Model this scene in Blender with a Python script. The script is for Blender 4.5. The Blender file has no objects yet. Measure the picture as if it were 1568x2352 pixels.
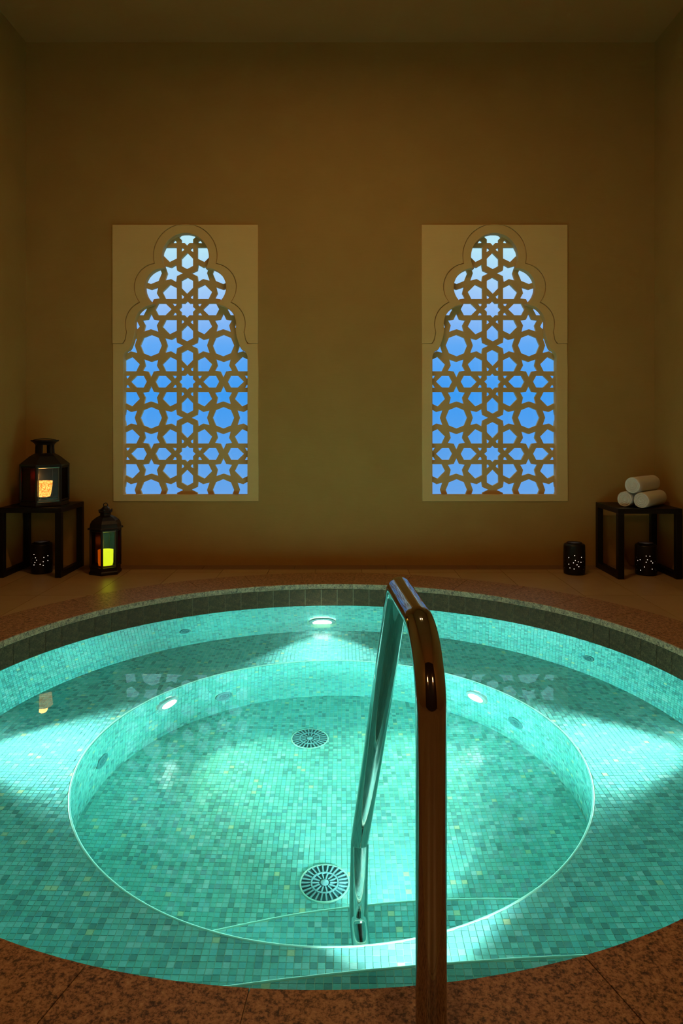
import bpy, bmesh, math, random
from mathutils import Vector, Matrix
random.seed(7)
S = bpy.context.scene
COL = S.collection
PI = math.pi

# ------------------------------------------------------------------ camera
FPX, CX, HY = 1596.0, 784.0, 982.2
cam_d = bpy.data.cameras.new('camera'); cam = bpy.data.objects.new('camera', cam_d); COL.objects.link(cam)
cam.location = (0, 0, 1.0); cam.rotation_euler = (PI / 2, 0, 0)
cam_d.sensor_fit = 'HORIZONTAL'; cam_d.sensor_width = 36.0
cam_d.lens = 36.0 * FPX / 1568.0
cam_d.shift_y = -(1176.0 - HY) / 1568.0
cam_d.clip_start = 0.02
S.camera = cam

# ------------------------------------------------------------------ world: dusk sky seen through the screens
W = bpy.data.worlds.new('dusk_sky'); S.world = W; W.use_nodes = True
nt = W.node_tree; nt.nodes.clear()
wo = nt.nodes.new('ShaderNodeOutputWorld'); bg = nt.nodes.new('ShaderNodeBackground')
tc = nt.nodes.new('ShaderNodeTexCoord'); sx = nt.nodes.new('ShaderNodeSeparateXYZ')
mr = nt.nodes.new('ShaderNodeMapRange'); rp = nt.nodes.new('ShaderNodeValToRGB')
mr.inputs['From Min'].default_value = -0.12; mr.inputs['From Max'].default_value = 0.30
nt.links.new(tc.outputs['Generated'], sx.inputs[0]); nt.links.new(sx.outputs['Z'], mr.inputs['Value'])
nt.links.new(mr.outputs[0], rp.inputs['Fac']); nt.links.new(rp.outputs['Color'], bg.inputs['Color'])
nt.links.new(bg.outputs[0], wo.inputs[0])
stops = [(0.0, (.150, .400, .87)), (.16, (.130, .400, .90)), (.40, (.050, .355, .96)), (.56, (.13, .43, .98)),
         (.70, (.34, .58, 1.0)), (.88, (.52, .87, 1.0)), (1.0, (.55, .90, 1.0))]
e = rp.color_ramp.elements
while len(e) < len(stops): e.new(.5)
for k, (p, c) in enumerate(stops): e[k].position = p; e[k].color = (*c, 1)
bg.inputs['Strength'].default_value = 1.0

# ------------------------------------------------------------------ exposure and light strengths
S.view_settings.view_transform = 'Standard'; S.view_settings.look = 'None'
S.view_settings.exposure = 0.0; S.view_settings.gamma = 1.0; S.view_settings.use_curve_mapping = False
S.cycles.max_bounces = 9; S.cycles.diffuse_bounces = 4; S.cycles.glossy_bounces = 4; S.cycles.transmission_bounces = 7
S.cycles.adaptive_threshold = .03
S.cycles.caustics_refractive = True; S.cycles.caustics_reflective = True; S.cycles.blur_glossy = 0.5
S.cycles.sample_clamp_indirect = 4.0
S.cycles.use_denoising = True
DOWN_E = 360.0
SCONCE_E = 38.0           # recessed ceiling downlights
POOL_LENS_E = 50.0       # glowing lenses of the pool lamps
POOL_OUT_W = 240.0       # beams of the lamps in the outer pool wall and the steps
POOL_IN_W = 46.0        # beams of the lamps in the inner basin wall
CANDLE_E = 12.0

# ------------------------------------------------------------------ room numbers
YW = 5.05; XL, XR = -2.291, 2.275; ZC = 3.80; YB = -1.6
PXM = FPX / YW
PC = Vector((-.044, 2.838)); R_IN, R_OUT = 1.606, 1.942      # coping ring
ZWAT = -.138
FC, FR, ZBEN = Vector((-.029, 2.765)), 1.521, -.52            # foot of the outer wall on the bench
BC, BR, BRF, ZFLO = Vector((-.036, 2.797)), .985, 1.0, -1.0   # basin
SC, SR, ZST = Vector((.8014, -4.653)), 6.2975, -.33           # upper step
LC, LR, ZLS = Vector((.3946, -.3347)), 2.5038, -.76           # lower step

# ------------------------------------------------------------------ materials
def mat(name): 
    m = bpy.data.materials.new(name); m.use_nodes = True
    n = m.node_tree.nodes; n.clear()
    o = n.new('ShaderNodeOutputMaterial'); b = n.new('ShaderNodeBsdfPrincipled')
    m.node_tree.links.new(b.outputs[0], o.inputs[0])
    return m, m.node_tree, b, o
def ramp(t, stops, interp='LINEAR'):
    r = t.nodes.new('ShaderNodeValToRGB'); r.color_ramp.interpolation = interp
    e = r.color_ramp.elements
    while len(e) < len(stops): e.new(.5)
    for k, (p, c) in enumerate(stops): e[k].position = p; e[k].color = (*c, 1)
    return r
def noise(t, scale, detail=4, rough=.55, vec=None):
    n = t.nodes.new('ShaderNodeTexNoise'); n.inputs['Scale'].default_value = scale
    n.inputs['Detail'].default_value = detail; n.inputs['Roughness'].default_value = rough
    if vec: t.links.new(vec, n.inputs['Vector'])
    return n
def objco(t, scale=(1, 1, 1)):
    c = t.nodes.new('ShaderNodeTexCoord'); m = t.nodes.new('ShaderNodeMapping'); m.inputs['Scale'].default_value = scale
    t.links.new(c.outputs['Object'], m.inputs['Vector']); return m.outputs[0]
def bump(t, b, h, strength, dist=.002):
    n = t.nodes.new('ShaderNodeBump'); n.inputs['Strength'].default_value = strength; n.inputs['Distance'].default_value = dist
    t.links.new(h, n.inputs['Height']); t.links.new(n.outputs[0], b.inputs['Normal'])
def simple(name, col, rough=.5, metal=0.0, spec=.5):
    m, t, b, o = mat(name); b.inputs['Base Color'].default_value = (*col, 1); b.inputs['Roughness'].default_value = rough
    b.inputs['Metallic'].default_value = metal; b.inputs['Specular IOR Level'].default_value = spec; return m
def emit(name, col, s):
    m, t, b, o = mat(name); t.nodes.remove(b); e = t.nodes.new('ShaderNodeEmission')
    e.inputs[0].default_value = (*col, 1); e.inputs[1].default_value = s; t.links.new(e.outputs[0], o.inputs[0]); return m

def plaster(name, c0, c1, rough=.8):
    m, t, b, o = mat(name)
    n1 = noise(t, 3.0, 6, .6, objco(t)); n2 = noise(t, 60, 3, .6, objco(t, (.18, 1, 1.6)))
    mx = t.nodes.new('ShaderNodeMath'); mx.operation = 'ADD'; mu = t.nodes.new('ShaderNodeMath'); mu.operation = 'MULTIPLY'
    mu.inputs[1].default_value = .35; t.links.new(n2.outputs[0], mu.inputs[0])
    t.links.new(n1.outputs[0], mx.inputs[0]); t.links.new(mu.outputs[0], mx.inputs[1])
    r = ramp(t, [(.35, c0), (.95, c1)]); t.links.new(mx.outputs[0], r.inputs[0]); t.links.new(r.outputs[0], b.inputs['Base Color'])
    b.inputs['Roughness'].default_value = rough; b.inputs['Specular IOR Level'].default_value = .25
    bump(t, b, n2.outputs[0], .25, .002); return m
M = {}
M['wall'] = plaster('tan_plaster', (.365, .196, .048), (.425, .236, .062))
M['ceil'] = plaster('ceiling_plaster', (.46, .190, .050), (.50, .21, .058))
M['panel'] = plaster('carved_stone', (.69, .455, .175), (.77, .51, .20), .75)
M['screen'] = plaster('screen_stone', (.62, .40, .15), (.70, .46, .18), .75)

def granite(name, stops, rough=.35, scale=190):
    m, t, b, o = mat(name); co = objco(t)
    n = noise(t, scale, 5, .75, co); n2 = noise(t, scale * .35, 3, .6, co)
    mx = t.nodes.new('ShaderNodeMix'); mx.data_type = 'FLOAT'; mx.inputs[0].default_value = .35
    t.links.new(n.outputs[0], mx.inputs[2]); t.links.new(n2.outputs[0], mx.inputs[3])
    r = ramp(t, stops); t.links.new(mx.outputs[0], r.inputs[0]); t.links.new(r.outputs[0], b.inputs['Base Color'])
    b.inputs['Roughness'].default_value = rough; bump(t, b, n.outputs[0], .15, .001); return m
M['granite'] = granite('brown_granite', [(.38, (.04, .02, .013)), (.45, (.16, .08, .042)), (.51, (.40, .205, .105)), (.60, (.53, .31, .17)), (.68, (.62, .42, .26))], .45, 165)
M['riser'] = granite('dark_granite_tile', [(.36, (.018, .010, .005)), (.47, (.060, .031, .013)), (.56, (.105, .055, .024)), (.68, (.19, .11, .05))], .65, 150)
M['riser'].node_tree.nodes['Principled BSDF'].inputs['Specular IOR Level'].default_value = .15
M['grout_tan'] = simple('tan_grout', (.55, .45, .30), .8)
m, t, b, o = mat('beige_floor_tile'); oi = t.nodes.new('ShaderNodeObjectInfo')
n = noise(t, 6, 5, .6, objco(t)); ad = t.nodes.new('ShaderNodeMath'); ad.operation = 'MULTIPLY_ADD'
ad.inputs[1].default_value = .5; t.links.new(oi.outputs['Random'], ad.inputs[0]); t.links.new(n.outputs[0], ad.inputs[2])
r = ramp(t, [(.3, (.36, .22, .095)), (1.1, (.46, .30, .14))]); t.links.new(ad.outputs[0], r.inputs[0]); t.links.new(r.outputs[0], b.inputs['Base Color'])
b.inputs['Roughness'].default_value = .38; M['floor'] = m
M['floor_dark'] = simple('brown_border_tile', (.22, .12, .06), .45)
M['joint'] = simple('dark_joint', (.12, .08, .045), .85)

TILE = [(0, (.10, .29, .27)), (.07, (.125, .37, .34)), (.20, (.155, .46, .41)), (.48, (.195, .53, .47)), (.66, (.155, .48, .47)),
        (.80, (.25, .55, .51)), (.91, (.12, .34, .34)), (.955, (.33, .59, .55)), (.988, (.50, .60, .38))]
def mosaic(name, src):
    m, t, b, o = mat(name)
    if src == 'island':
        g = t.nodes.new('ShaderNodeNewGeometry'); f = g.outputs['Random Per Island']
    else:
        g = t.nodes.new('ShaderNodeObjectInfo'); f = g.outputs['Random']
    r = ramp(t, TILE, 'CONSTANT'); t.links.new(f, r.inputs[0])
    n = noise(t, 500, 2, .5, objco(t, (.25, 1, 1))); mx = t.nodes.new('ShaderNodeMix'); mx.data_type = 'RGBA'; mx.blend_type = 'MULTIPLY'
    mx.inputs[0].default_value = .35; t.links.new(r.outputs[0], mx.inputs[6])
    r2 = ramp(t, [(.3, (.6, .6, .6)), (.7, (1.2, 1.2, 1.2))]); t.links.new(n.outputs[0], r2.inputs[0]); t.links.new(r2.outputs[0], mx.inputs[7])
    t.links.new(mx.outputs[2], b.inputs['Base Color'])
    b.inputs['Roughness'].default_value = .14; b.inputs['Specular IOR Level'].default_value = .55
    bump(t, b, n.outputs[0], .12, .001)
    return m
M['mosaic'] = mosaic('aqua_glass_mosaic', 'island'); M['mosaic1'] = mosaic('aqua_glass_mosaic_piece', 'object')
M['grout'] = simple('pale_aqua_grout', (.40, .56, .40), .75)
M['trim'] = simple('pale_edge_trim', (.42, .68, .56), .45)
m, t, b, o = mat('still_water'); t.nodes.remove(b); gl = t.nodes.new('ShaderNodeBsdfGlass')
gl.inputs['Color'].default_value = (.97, 1, .995, 1); gl.inputs['Roughness'].default_value = 0; gl.inputs['IOR'].default_value = 1.333
nn = noise(t, 2.2, 2, .4, objco(t)); bp = t.nodes.new('ShaderNodeBump'); bp.inputs['Strength'].default_value = .10; bp.inputs['Distance'].default_value = .02
t.links.new(nn.outputs[0], bp.inputs['Height']); t.links.new(bp.outputs[0], gl.inputs['Normal'])
t.links.new(gl.outputs[0], o.inputs[0])
va = t.nodes.new('ShaderNodeVolumeAbsorption'); va.inputs['Color'].default_value = (.30, .95, .93, 1); va.inputs['Density'].default_value = .48
t.links.new(va.outputs[0], o.inputs['Volume']); M['water'] = m
M['steel'] = simple('polished_steel', (.40, .37, .34), .05, 1.0)
M['steel_b'] = simple('brushed_steel', (.62, .66, .64), .28, 1.0)
M['jet_dark'] = simple('dark_jet_mouth', (.02, .09, .10), .4)
M['lamp_tube'] = simple('grey_lamp_housing', (.30, .36, .34), .4)
M['jet'] = simple('dark_teal_jet_plastic', (.05, .17, .17), .35)
M['drain'] = simple('pale_drain_plastic', (.17, .34, .36), .4)
M['dark_wood'] = simple('dark_brown_wood', (.05, .022, .010), .5)
M['black'] = simple('black_stained_wood', (.0045, .003, .0025), .40, 0, .25)
M['bronze'] = simple('aged_dark_metal', (.020, .013, .010), .42, .5)
M['pot'] = simple('dark_glazed_clay', (.008, .005, .004), .35, 0, .3)
def pane(name, col, rough, mixt):
    m, t, b, o = mat(name); t.nodes.remove(b)
    tr = t.nodes.new('ShaderNodeBsdfTransparent'); tr.inputs[0].default_value = (*col, 1)
    g = t.nodes.new('ShaderNodeBsdfGlossy'); g.inputs['Roughness'].default_value = rough; g.inputs[0].default_value = (.9, .9, .9, 1)
    mx = t.nodes.new('ShaderNodeMixShader'); mx.inputs[0].default_value = mixt
    t.links.new(tr.outputs[0], mx.inputs[1]); t.links.new(g.outputs[0], mx.inputs[2]); t.links.new(mx.outputs[0], o.inputs[0]); return m
M['glass'] = pane('clear_window_glass', (1, 1, 1), .02, .04)
M['glass_clear'] = pane('seeded_lantern_glass', (.95, .9, .8), .25, .05)
M['glass_red'] = pane('red_lantern_glass', (.40, .03, .06), .25, .06)
M['glass_dim'] = pane('smoked_lantern_glass', (.16, .05, .02), .25, .03)
M['pewter'] = simple('pewter_strip', (.20, .17, .12), .35, .8)
M['glass_green'] = pane('green_lantern_glass', (.80, .95, .18), .25, .03)
M['glass_amber'] = pane('amber_lantern_glass', (.55, .22, .02), .25, .03)
M['glass_purple'] = pane('purple_lantern_glass', (.35, .02, .20), .25, .06)
m, t, b, o = mat('cotton_terry'); n = noise(t, 420, 2, .6, objco(t)); b.inputs['Base Color'].default_value = (.80, .76, .68, 1)
b.inputs['Roughness'].default_value = .95; b.inputs['Specular IOR Level'].default_value = .1; bump(t, b, n.outputs[0], .6, .003); M['towel'] = m
M['lamp_out'] = emit('pool_lamp_cool', (.90, 1.0, .96), POOL_LENS_E)
M['lamp_in'] = emit('pool_lamp_warm', (1.0, .97, .82), POOL_LENS_E)
M['lamp_down'] = emit('downlight_warm', (1.0, .58, .22), DOWN_E)
M['flame'] = emit('candle_flame', (1.0, .62, .22), 60)
M['hole_glow'] = emit('candle_glow_white', (1.0, .80, .62), 1.9)
M['glow_top'] = emit('candle_glow_orange', (1.0, .30, .08), .35)
m, t, b, o = mat('crackled_votive_glow'); t.nodes.remove(b); e_ = t.nodes.new('ShaderNodeEmission')
v = t.nodes.new('ShaderNodeTexVoronoi'); v.inputs['Scale'].default_value = 110; t.links.new(objco(t), v.inputs['Vector'])
r = ramp(t, [(.15, (1.0, .62, .16)), (.75, (.55, .16, .015))]); t.links.new(v.outputs['Distance'], r.inputs[0]); t.links.new(r.outputs[0], e_.inputs[0])
e_.inputs[1].default_value = 2.2; t.links.new(e_.outputs[0], o.inputs[0]); M['votive'] = m
M['green_glow'] = emit('green_candle_glow', (1.0, .85, .32), 1.25)

# ------------------------------------------------------------------ mesh helpers
def link(name, me, m=None, parent=None):
    o = bpy.data.objects.new(name, me); COL.objects.link(o)
    if m is not None and me is not None and not me.materials: me.materials.append(m)
    if parent: o.parent = parent
    return o
def tag(o, label, cat, group=None, kind=None):
    o['label'] = label; o['category'] = cat
    if group: o['group'] = group
    if kind: o['kind'] = kind
    return o
def thing(name, label, cat, loc=(0, 0, 0), rz=0, group=None):
    o = bpy.data.objects.new(name, None); COL.objects.link(o); o.location = loc; o.rotation_euler = (0, 0, rz); o.empty_display_size = .1
    return tag(o, label, cat, group)
def bm_obj(name, bm, m, parent=None, smooth=False, angle=None):
    bmesh.ops.recalc_face_normals(bm, faces=bm.faces)
    me = bpy.data.meshes.new(name); bm.to_mesh(me); bm.free()
    if smooth:
        for p in me.polygons: p.use_smooth = True
        if angle: me.set_sharp_from_angle(angle=math.radians(angle))
    return link(name, me, m, parent)
def pyd(name, v, f, m, parent=None, smooth=False):
    me = bpy.data.meshes.new(name); me.from_pydata(v, [], f); me.update()
    if smooth:
        for p in me.polygons: p.use_smooth = True
    return link(name, me, m, parent)
def box(bm, x0, x1, y0, y1, z0, z1, bev=0.0):
    vs = [bm.verts.new((x, y, z)) for x in (x0, x1) for y in (y0, y1) for z in (z0, z1)]
    fs = [bm.faces.new([vs[i] for i in q]) for q in ((0, 1, 3, 2), (4, 6, 7, 5), (0, 4, 5, 1), (2, 3, 7, 6), (0, 2, 6, 4), (1, 5, 7, 3))]
    if bev:
        es = {e for f in fs for e in f.edges}
        bmesh.ops.bevel(bm, geom=list(es), offset=bev, segments=2, affect='EDGES', profile=.6)
def boxo(name, x0, x1, y0, y1, z0, z1, m, parent=None, bev=0.0):
    bm = bmesh.new(); box(bm, x0, x1, y0, y1, z0, z1, bev); return bm_obj(name, bm, m, parent)
def lathe(bm, prof, n=32, axis_m=None, cap0=False, cap1=False, phase=0.0):
    rings = []
    for r, z in prof:
        ring = []
        for k in range(n):
            a = 2 * PI * k / n + phase; p = Vector((r * math.cos(a), r * math.sin(a), z))
            ring.append(bm.verts.new(axis_m @ p if axis_m else p))
        rings.append(ring)
    for a, c in zip(rings, rings[1:]):
        for k in range(n): bm.faces.new((a[k], a[(k + 1) % n], c[(k + 1) % n], c[k]))
    if cap0: bm.faces.new(rings[0][::-1])
    if cap1: bm.faces.new(rings[-1])
    return rings
def latho(name, prof, m, parent=None, n=32, axis_m=None, cap0=False, cap1=False, smooth=True, angle=35, phase=0.0):
    bm = bmesh.new(); lathe(bm, prof, n, axis_m, cap0, cap1, phase); return bm_obj(name, bm, m, parent, smooth, angle)
def sweep(bm, pts, r, n=20, caps=True):
    pts = [Vector(p) for p in pts]; N = len(pts)
    T = [(pts[min(i + 1, N - 1)] - pts[max(i - 1, 0)]).normalized() for i in range(N)]
    u = T[0].orthogonal().normalized(); rings = []
    for i in range(N):
        u = (u - T[i] * u.dot(T[i])).normalized(); w = T[i].cross(u)
        rr = r[i] if isinstance(r, (list, tuple)) else r
        rings.append([bm.verts.new(pts[i] + rr * (math.cos(2 * PI * k / n) * u + math.sin(2 * PI * k / n) * w)) for k in range(n)])
    for a, c in zip(rings, rings[1:]):
        for k in range(n): bm.faces.new((a[k], a[(k + 1) % n], c[(k + 1) % n], c[k]))
    if caps: bm.faces.new(rings[0][::-1]); bm.faces.new(rings[-1])
def fillet(pts, rad, seg=14):
    P = [Vector(p) for p in pts]; out = [P[0]]
    for i in range(1, len(P) - 1):
        a = (P[i - 1] - P[i]).normalized(); c = (P[i + 1] - P[i]).normalized()
        ang = a.angle(c); d = min(rad[i - 1] / math.tan(ang / 2), .49 * (P[i - 1] - P[i]).length, .49 * (P[i + 1] - P[i]).length)
        r = d * math.tan(ang / 2); ctr = P[i] + (a + c).normalized() * (r / math.sin(ang / 2))
        s, e_ = P[i] + a * d - ctr, P[i] + c * d - ctr; th = s.angle(e_); ax = s.cross(e_).normalized()
        for k in range(seg + 1): out.append(ctr + Matrix.Rotation(th * k / seg, 3, ax) @ s)
    return out + [P[-1]]
def plate(name, outer, holes, y0, y1, m, parent=None, bev=0.0):
    """2-D outline (x,z) with holes, cut from a slab between y0 and y1"""
    cu = bpy.data.curves.new(name, 'CURVE'); cu.dimensions = '2D'; cu.fill_mode = 'BOTH'; cu.extrude = (y1 - y0) / 2 - bev
    if bev: cu.bevel_depth = bev; cu.bevel_resolution = 0; cu.offset = -bev
    for poly in [outer] + holes:
        s = cu.splines.new('POLY'); s.points.add(len(poly) - 1); s.use_cyclic_u = True
        for p, q in zip(s.points, poly): p.co = (q[0], q[1], 0, 1)
    tmp = bpy.data.objects.new(name + '_tmp', cu); COL.objects.link(tmp)
    dg = bpy.context.evaluated_depsgraph_get(); dg.update()
    me = bpy.data.meshes.new_from_object(tmp.evaluated_get(dg)); bpy.data.objects.remove(tmp); bpy.data.curves.remove(cu)
    me.transform(Matrix(((1, 0, 0, 0), (0, 0, -1, (y0 + y1) / 2), (0, 1, 0, 0), (0, 0, 0, 1))))
    me.name = name; me.materials.clear()
    return link(name, me, m, parent)
def struct(o): o['kind'] = 'structure'; return o

# ================================================================== ROOM SHELL
def wx(px): return (px - CX) / PXM
def wz(py): return 1 - (py - HY) / PXM
WIN = [(259, 592.5), (968, 1302)]          # panel extents in x
PT, PM, PB = 517, 790, 1151                # panel top, shoulder, bottom
holes = [[(wx(a + 3), wz(PT + 3)), (wx(b_ - 3), wz(PT + 3)), (wx(b_ - 3), wz(PB - 3)), (wx(a + 3), wz(PB - 3))] for a, b_ in WIN]
wb = plate('wall_back', [(XL - .2, -.15), (XR + .2, -.15), (XR + .2, ZC + .15), (XL - .2, ZC + .15)], holes, YW, YW + .22, M['wall'])
tag(struct(wb), 'tan plastered back wall holding the two carved window screens', 'wall')
o = boxo('wall_left', XL - .2, XL, YB, YW, -.15, ZC + .15, M['wall']); tag(struct(o), 'dim tan plaster side wall behind the big lantern', 'wall')
o = boxo('wall_right', XR, XR + .2, YB, YW, -.15, ZC + .15, M['wall']); tag(struct(o), 'dim tan plaster side wall beside the rolled towels', 'wall')
o = boxo('wall_front', XL - .2, XR + .2, YB - .2, YB, -.15, ZC + .15, M['dark_wood']); tag(struct(o), 'dark wood panelled wall behind the viewer', 'wall')
o = boxo('ceiling', XL, XR, YB, YW, ZC, ZC + .2, M['ceil']); tag(struct(o), 'plain dim olive-tan plaster ceiling', 'ceiling')

# floor: slab with the pool cut out, each beige tile a piece of its own
def arc_y(x, side, R):
    d = R * R - (x - PC.x) ** 2
    return None if d <= 0 else PC.y + side * math.sqrt(d)
RT = R_OUT + .003
circ = [(PC.x + (RT + .002) * math.cos(2 * PI * k / 128), PC.y + (RT + .002) * math.sin(2 * PI * k / 128)) for k in range(128)]
fl = plate('floor', [(XL, YB), (XR, YB), (XR, YW), (XL, YW)], [circ], -.12, -.006, M['joint'])
fl.data.transform(Matrix(((1, 0, 0, 0), (0, 0, 1, 0), (0, 1, 0, 0), (0, 0, 0, 1)))); fl.data.flip_normals()
tag(struct(fl), 'beige stone tile floor around the sunken pool', 'floor')
TW, TL, G = .325, .65, .003
def tile_poly(x0, x1, y0, y1, side):
    xs = [x0 + (x1 - x0) * k / 10 for k in range(11)]; cols = []
    for x in xs:
        a = arc_y(x, side, RT); lo, hi = y0, y1
        if a is not None:
            if side > 0: lo = max(lo, a)
            else: hi = min(hi, a)
        cols.append((x, lo, hi))
    return [c for c in cols if c[2] - c[1] > .002]
def add_floor_tile(x0, x1, y0, y1, m, name='floor_tile'):
    side = 1 if (y0 + y1) / 2 > PC.y else -1
    cols = tile_poly(x0 + G / 2, x1 - G / 2, y0 + G / 2, y1 - G / 2, side)
    if len(cols) < 2: return
    if all(abs(c[1] - cols[0][1]) < 1e-6 and abs(c[2] - cols[0][2]) < 1e-6 for c in cols): cols = [cols[0], cols[-1]]
    v = []; f = []
    for x, lo, hi in cols: v += [(x, lo, 0), (x, hi, 0), (x, lo, -.006), (x, hi, -.006)]
    n = len(cols)
    for k in range(n - 1):
        i, j = 4 * k, 4 * k + 4
        f += [(i, j, j + 1, i + 1), (i + 2, j + 2, j, i), (i + 1, j + 1, j + 3, i + 3)]
    f += [(0, 1, 3, 2), (4 * n - 4, 4 * n - 2, 4 * n - 1, 4 * n - 3)]
    pyd(name, v, f, m, fl)
YBAND = 4.90
ys = [PC.y + TL * k for k in range(-7, 4)]; ys = [y for y in ys if YB < y < YBAND]; ys = [YB] + ys + [YBAND]
xs = [1.117 + TW * k for k in range(-11, 4)]; xs = [XL] + [x for x in xs if XL + .05 < x < XR - .05] + [XR]
for a, c in zip(xs, xs[1:]):
    for y0, y1 in zip(ys, ys[1:]):
        rr = [math.hypot(x - PC.x, y - PC.y) for x in (a, c) for y in (y0, y1)]
        if max(rr) < RT: continue
        add_floor_tile(a, c, y0, y1, M['floor'])
for k in range(7): add_floor_tile(XL + (XR - XL) * k / 7, XL + (XR - XL) * (k + 1) / 7, YBAND, YW, M['floor_dark'], 'border_tile')

# ================================================================== WINDOWS
def arcpts(cx, cy, r, a0, a1, n=18):
    return [(cx + r * math.cos(math.radians(a0 + (a1 - a0) * k / n)), cy - r * math.sin(math.radians(a0 + (a1 - a0) * k / n))) for k in range(n + 1)]
def isect(c0, r0, c1, r1, left=True):
    d = math.hypot(c1[0] - c0[0], c1[1] - c0[1]); a = (r0 * r0 - r1 * r1 + d * d) / (2 * d); h = math.sqrt(max(0, r0 * r0 - a * a))
    mx_, my_ = c0[0] + a * (c1[0] - c0[0]) / d, c0[1] + a * (c1[1] - c0[1]) / d
    q = [(mx_ + s * h * (c1[1] - c0[1]) / d, my_ - s * h * (c1[0] - c0[0]) / d) for s in (1, -1)]
    return min(q) if left else max(q)
def deg(c, p): return math.degrees(math.atan2(-(p[1] - c[1]), p[0] - c[0])) % 360
def foil_half(c1, r1, c2, r2, c3, r3, cusp, tail):
    """left half, from the top centre (x=0) down; coordinates px relative to panel axis"""
    p12, p23 = cusp
    pts = arcpts(*c1, r1, 90, deg(c1, p12)) + arcpts(*c2, r2, deg(c2, p12), deg(c2, p23))[1:] + arcpts(*c3, r3, deg(c3, p23), deg(c3, tail[0]))[1:]
    return pts + tail[1:]
# outer groove of the arch band (px in the wall plane, x relative to the axis)
AX = 425.5
oc1, or1 = (0, 588), 72.5
oc2, or2 = (-62, 660), 54.5
oc3, or3 = (-83, 745), 54
otail = [(-134, 763), (-136, 772), (-137.5, 781), (-141, 787), (-143, 790)]
OUT_L = foil_half(oc1, or1, oc2, or2, oc3, or3, (isect(oc1, or1, oc2, or2), isect(oc2, or2, oc3, or3)), otail)
# inner opening (given in px of the wall plane)
ic1, ir1 = (0, 590), 54
ic2, ir2 = (-50, 660), 43.5
ic3, ir3 = (-72, 745), 44.5
itail = [(-115, 757), (-117, 771), (-121, 785), (-126, 798), (-130, 804), (-136, 807), (-140, 812), (-142.5, 819), (-142.5, 1136)]
IN_L = foil_half(ic1, ir1, ic2, ir2, ic3, ir3, ((-47, 617), (-74, 701)), itail)
def mirror(L): return L + [(-x, y) for x, y in L[::-1] if abs(x) > 1e-6]
def toxz(P, ax): return [(wx(ax + x), wz(y)) for x, y in P]
# strap-work pattern: holes around one star of the square lattice, period 1, y down
def rot(P, k): 
    for _ in range(k): P = [(-y, x) for x, y in P]
    return P
STAR8 = []
for k in range(16):
    rr = .116 if k % 2 == 0 else .088
    STAR8.append((rr * math.cos(PI * k / 8), rr * math.sin(PI * k / 8)))
q = 685.0
HEX = [(0, -303 / q), (56 / q, -273 / q), (56 / q, -205 / q), (0, -148 / q), (-56 / q, -205 / q), (-56 / q, -273 / q)]
PENT = [(-98 / q, -98 / q), (-203 / q, -98 / q), (-236 / q, -164 / q), (-164 / q, -236 / q), (-98 / q, -203 / q)]
TRI1 = [(56 / q, -100 / q), (58 / q, -142 / q), (28 / q, -122 / q), (36 / q, -104 / q)]
TRI2 = [(-x, y) for x, y in TRI1]
OCT = [(.150 * math.cos(PI * k / 4) , .150 * math.sin(PI * k / 4)) for k in range(8)]
# five-pointed star left of the edge midpoint (tip touches the crossing), relative to (0,-.5)
ST5 = [(-38 / q, 0), (-96 / q, -27 / q), (-104 / q, -82 / q), (-152 / q, -55 / q), (-212 / q, -70 / q), (-188 / q, 0)]
ST5 = ST5 + [(x, -y) for x, y in ST5[1:-1][::-1]]
def lattice_holes(period, cols, rows, star_y):
    H = []
    for i in cols:
        for j in rows:
            cx_, cy_ = i * period, star_y + j * period
            def put(P, ox=0, oy=0): H.append([(cx_ + (x + ox) * period, cy_ + (y + oy) * period) for x, y in P])
            put(STAR8)
            for k in range(4): put(rot(HEX, k)); put(rot(PENT, k)); put(rot(TRI1, k)); put(rot(TRI2, k))
            put(OCT, .5, .5)
            put(ST5, 0, -.5); put([(-x, y) for x, y in ST5], 0, -.5)
            put(rot(ST5, 1), .5, 0); put(rot([(-x, y) for x, y in ST5], 1), .5, 0)
    return H
YLAT = 5.105
LAT_P, LAT_S = 166.0, 876.5      # in image px at the lattice depth
pl_ = FPX / YLAT
lat_mesh = None
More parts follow.
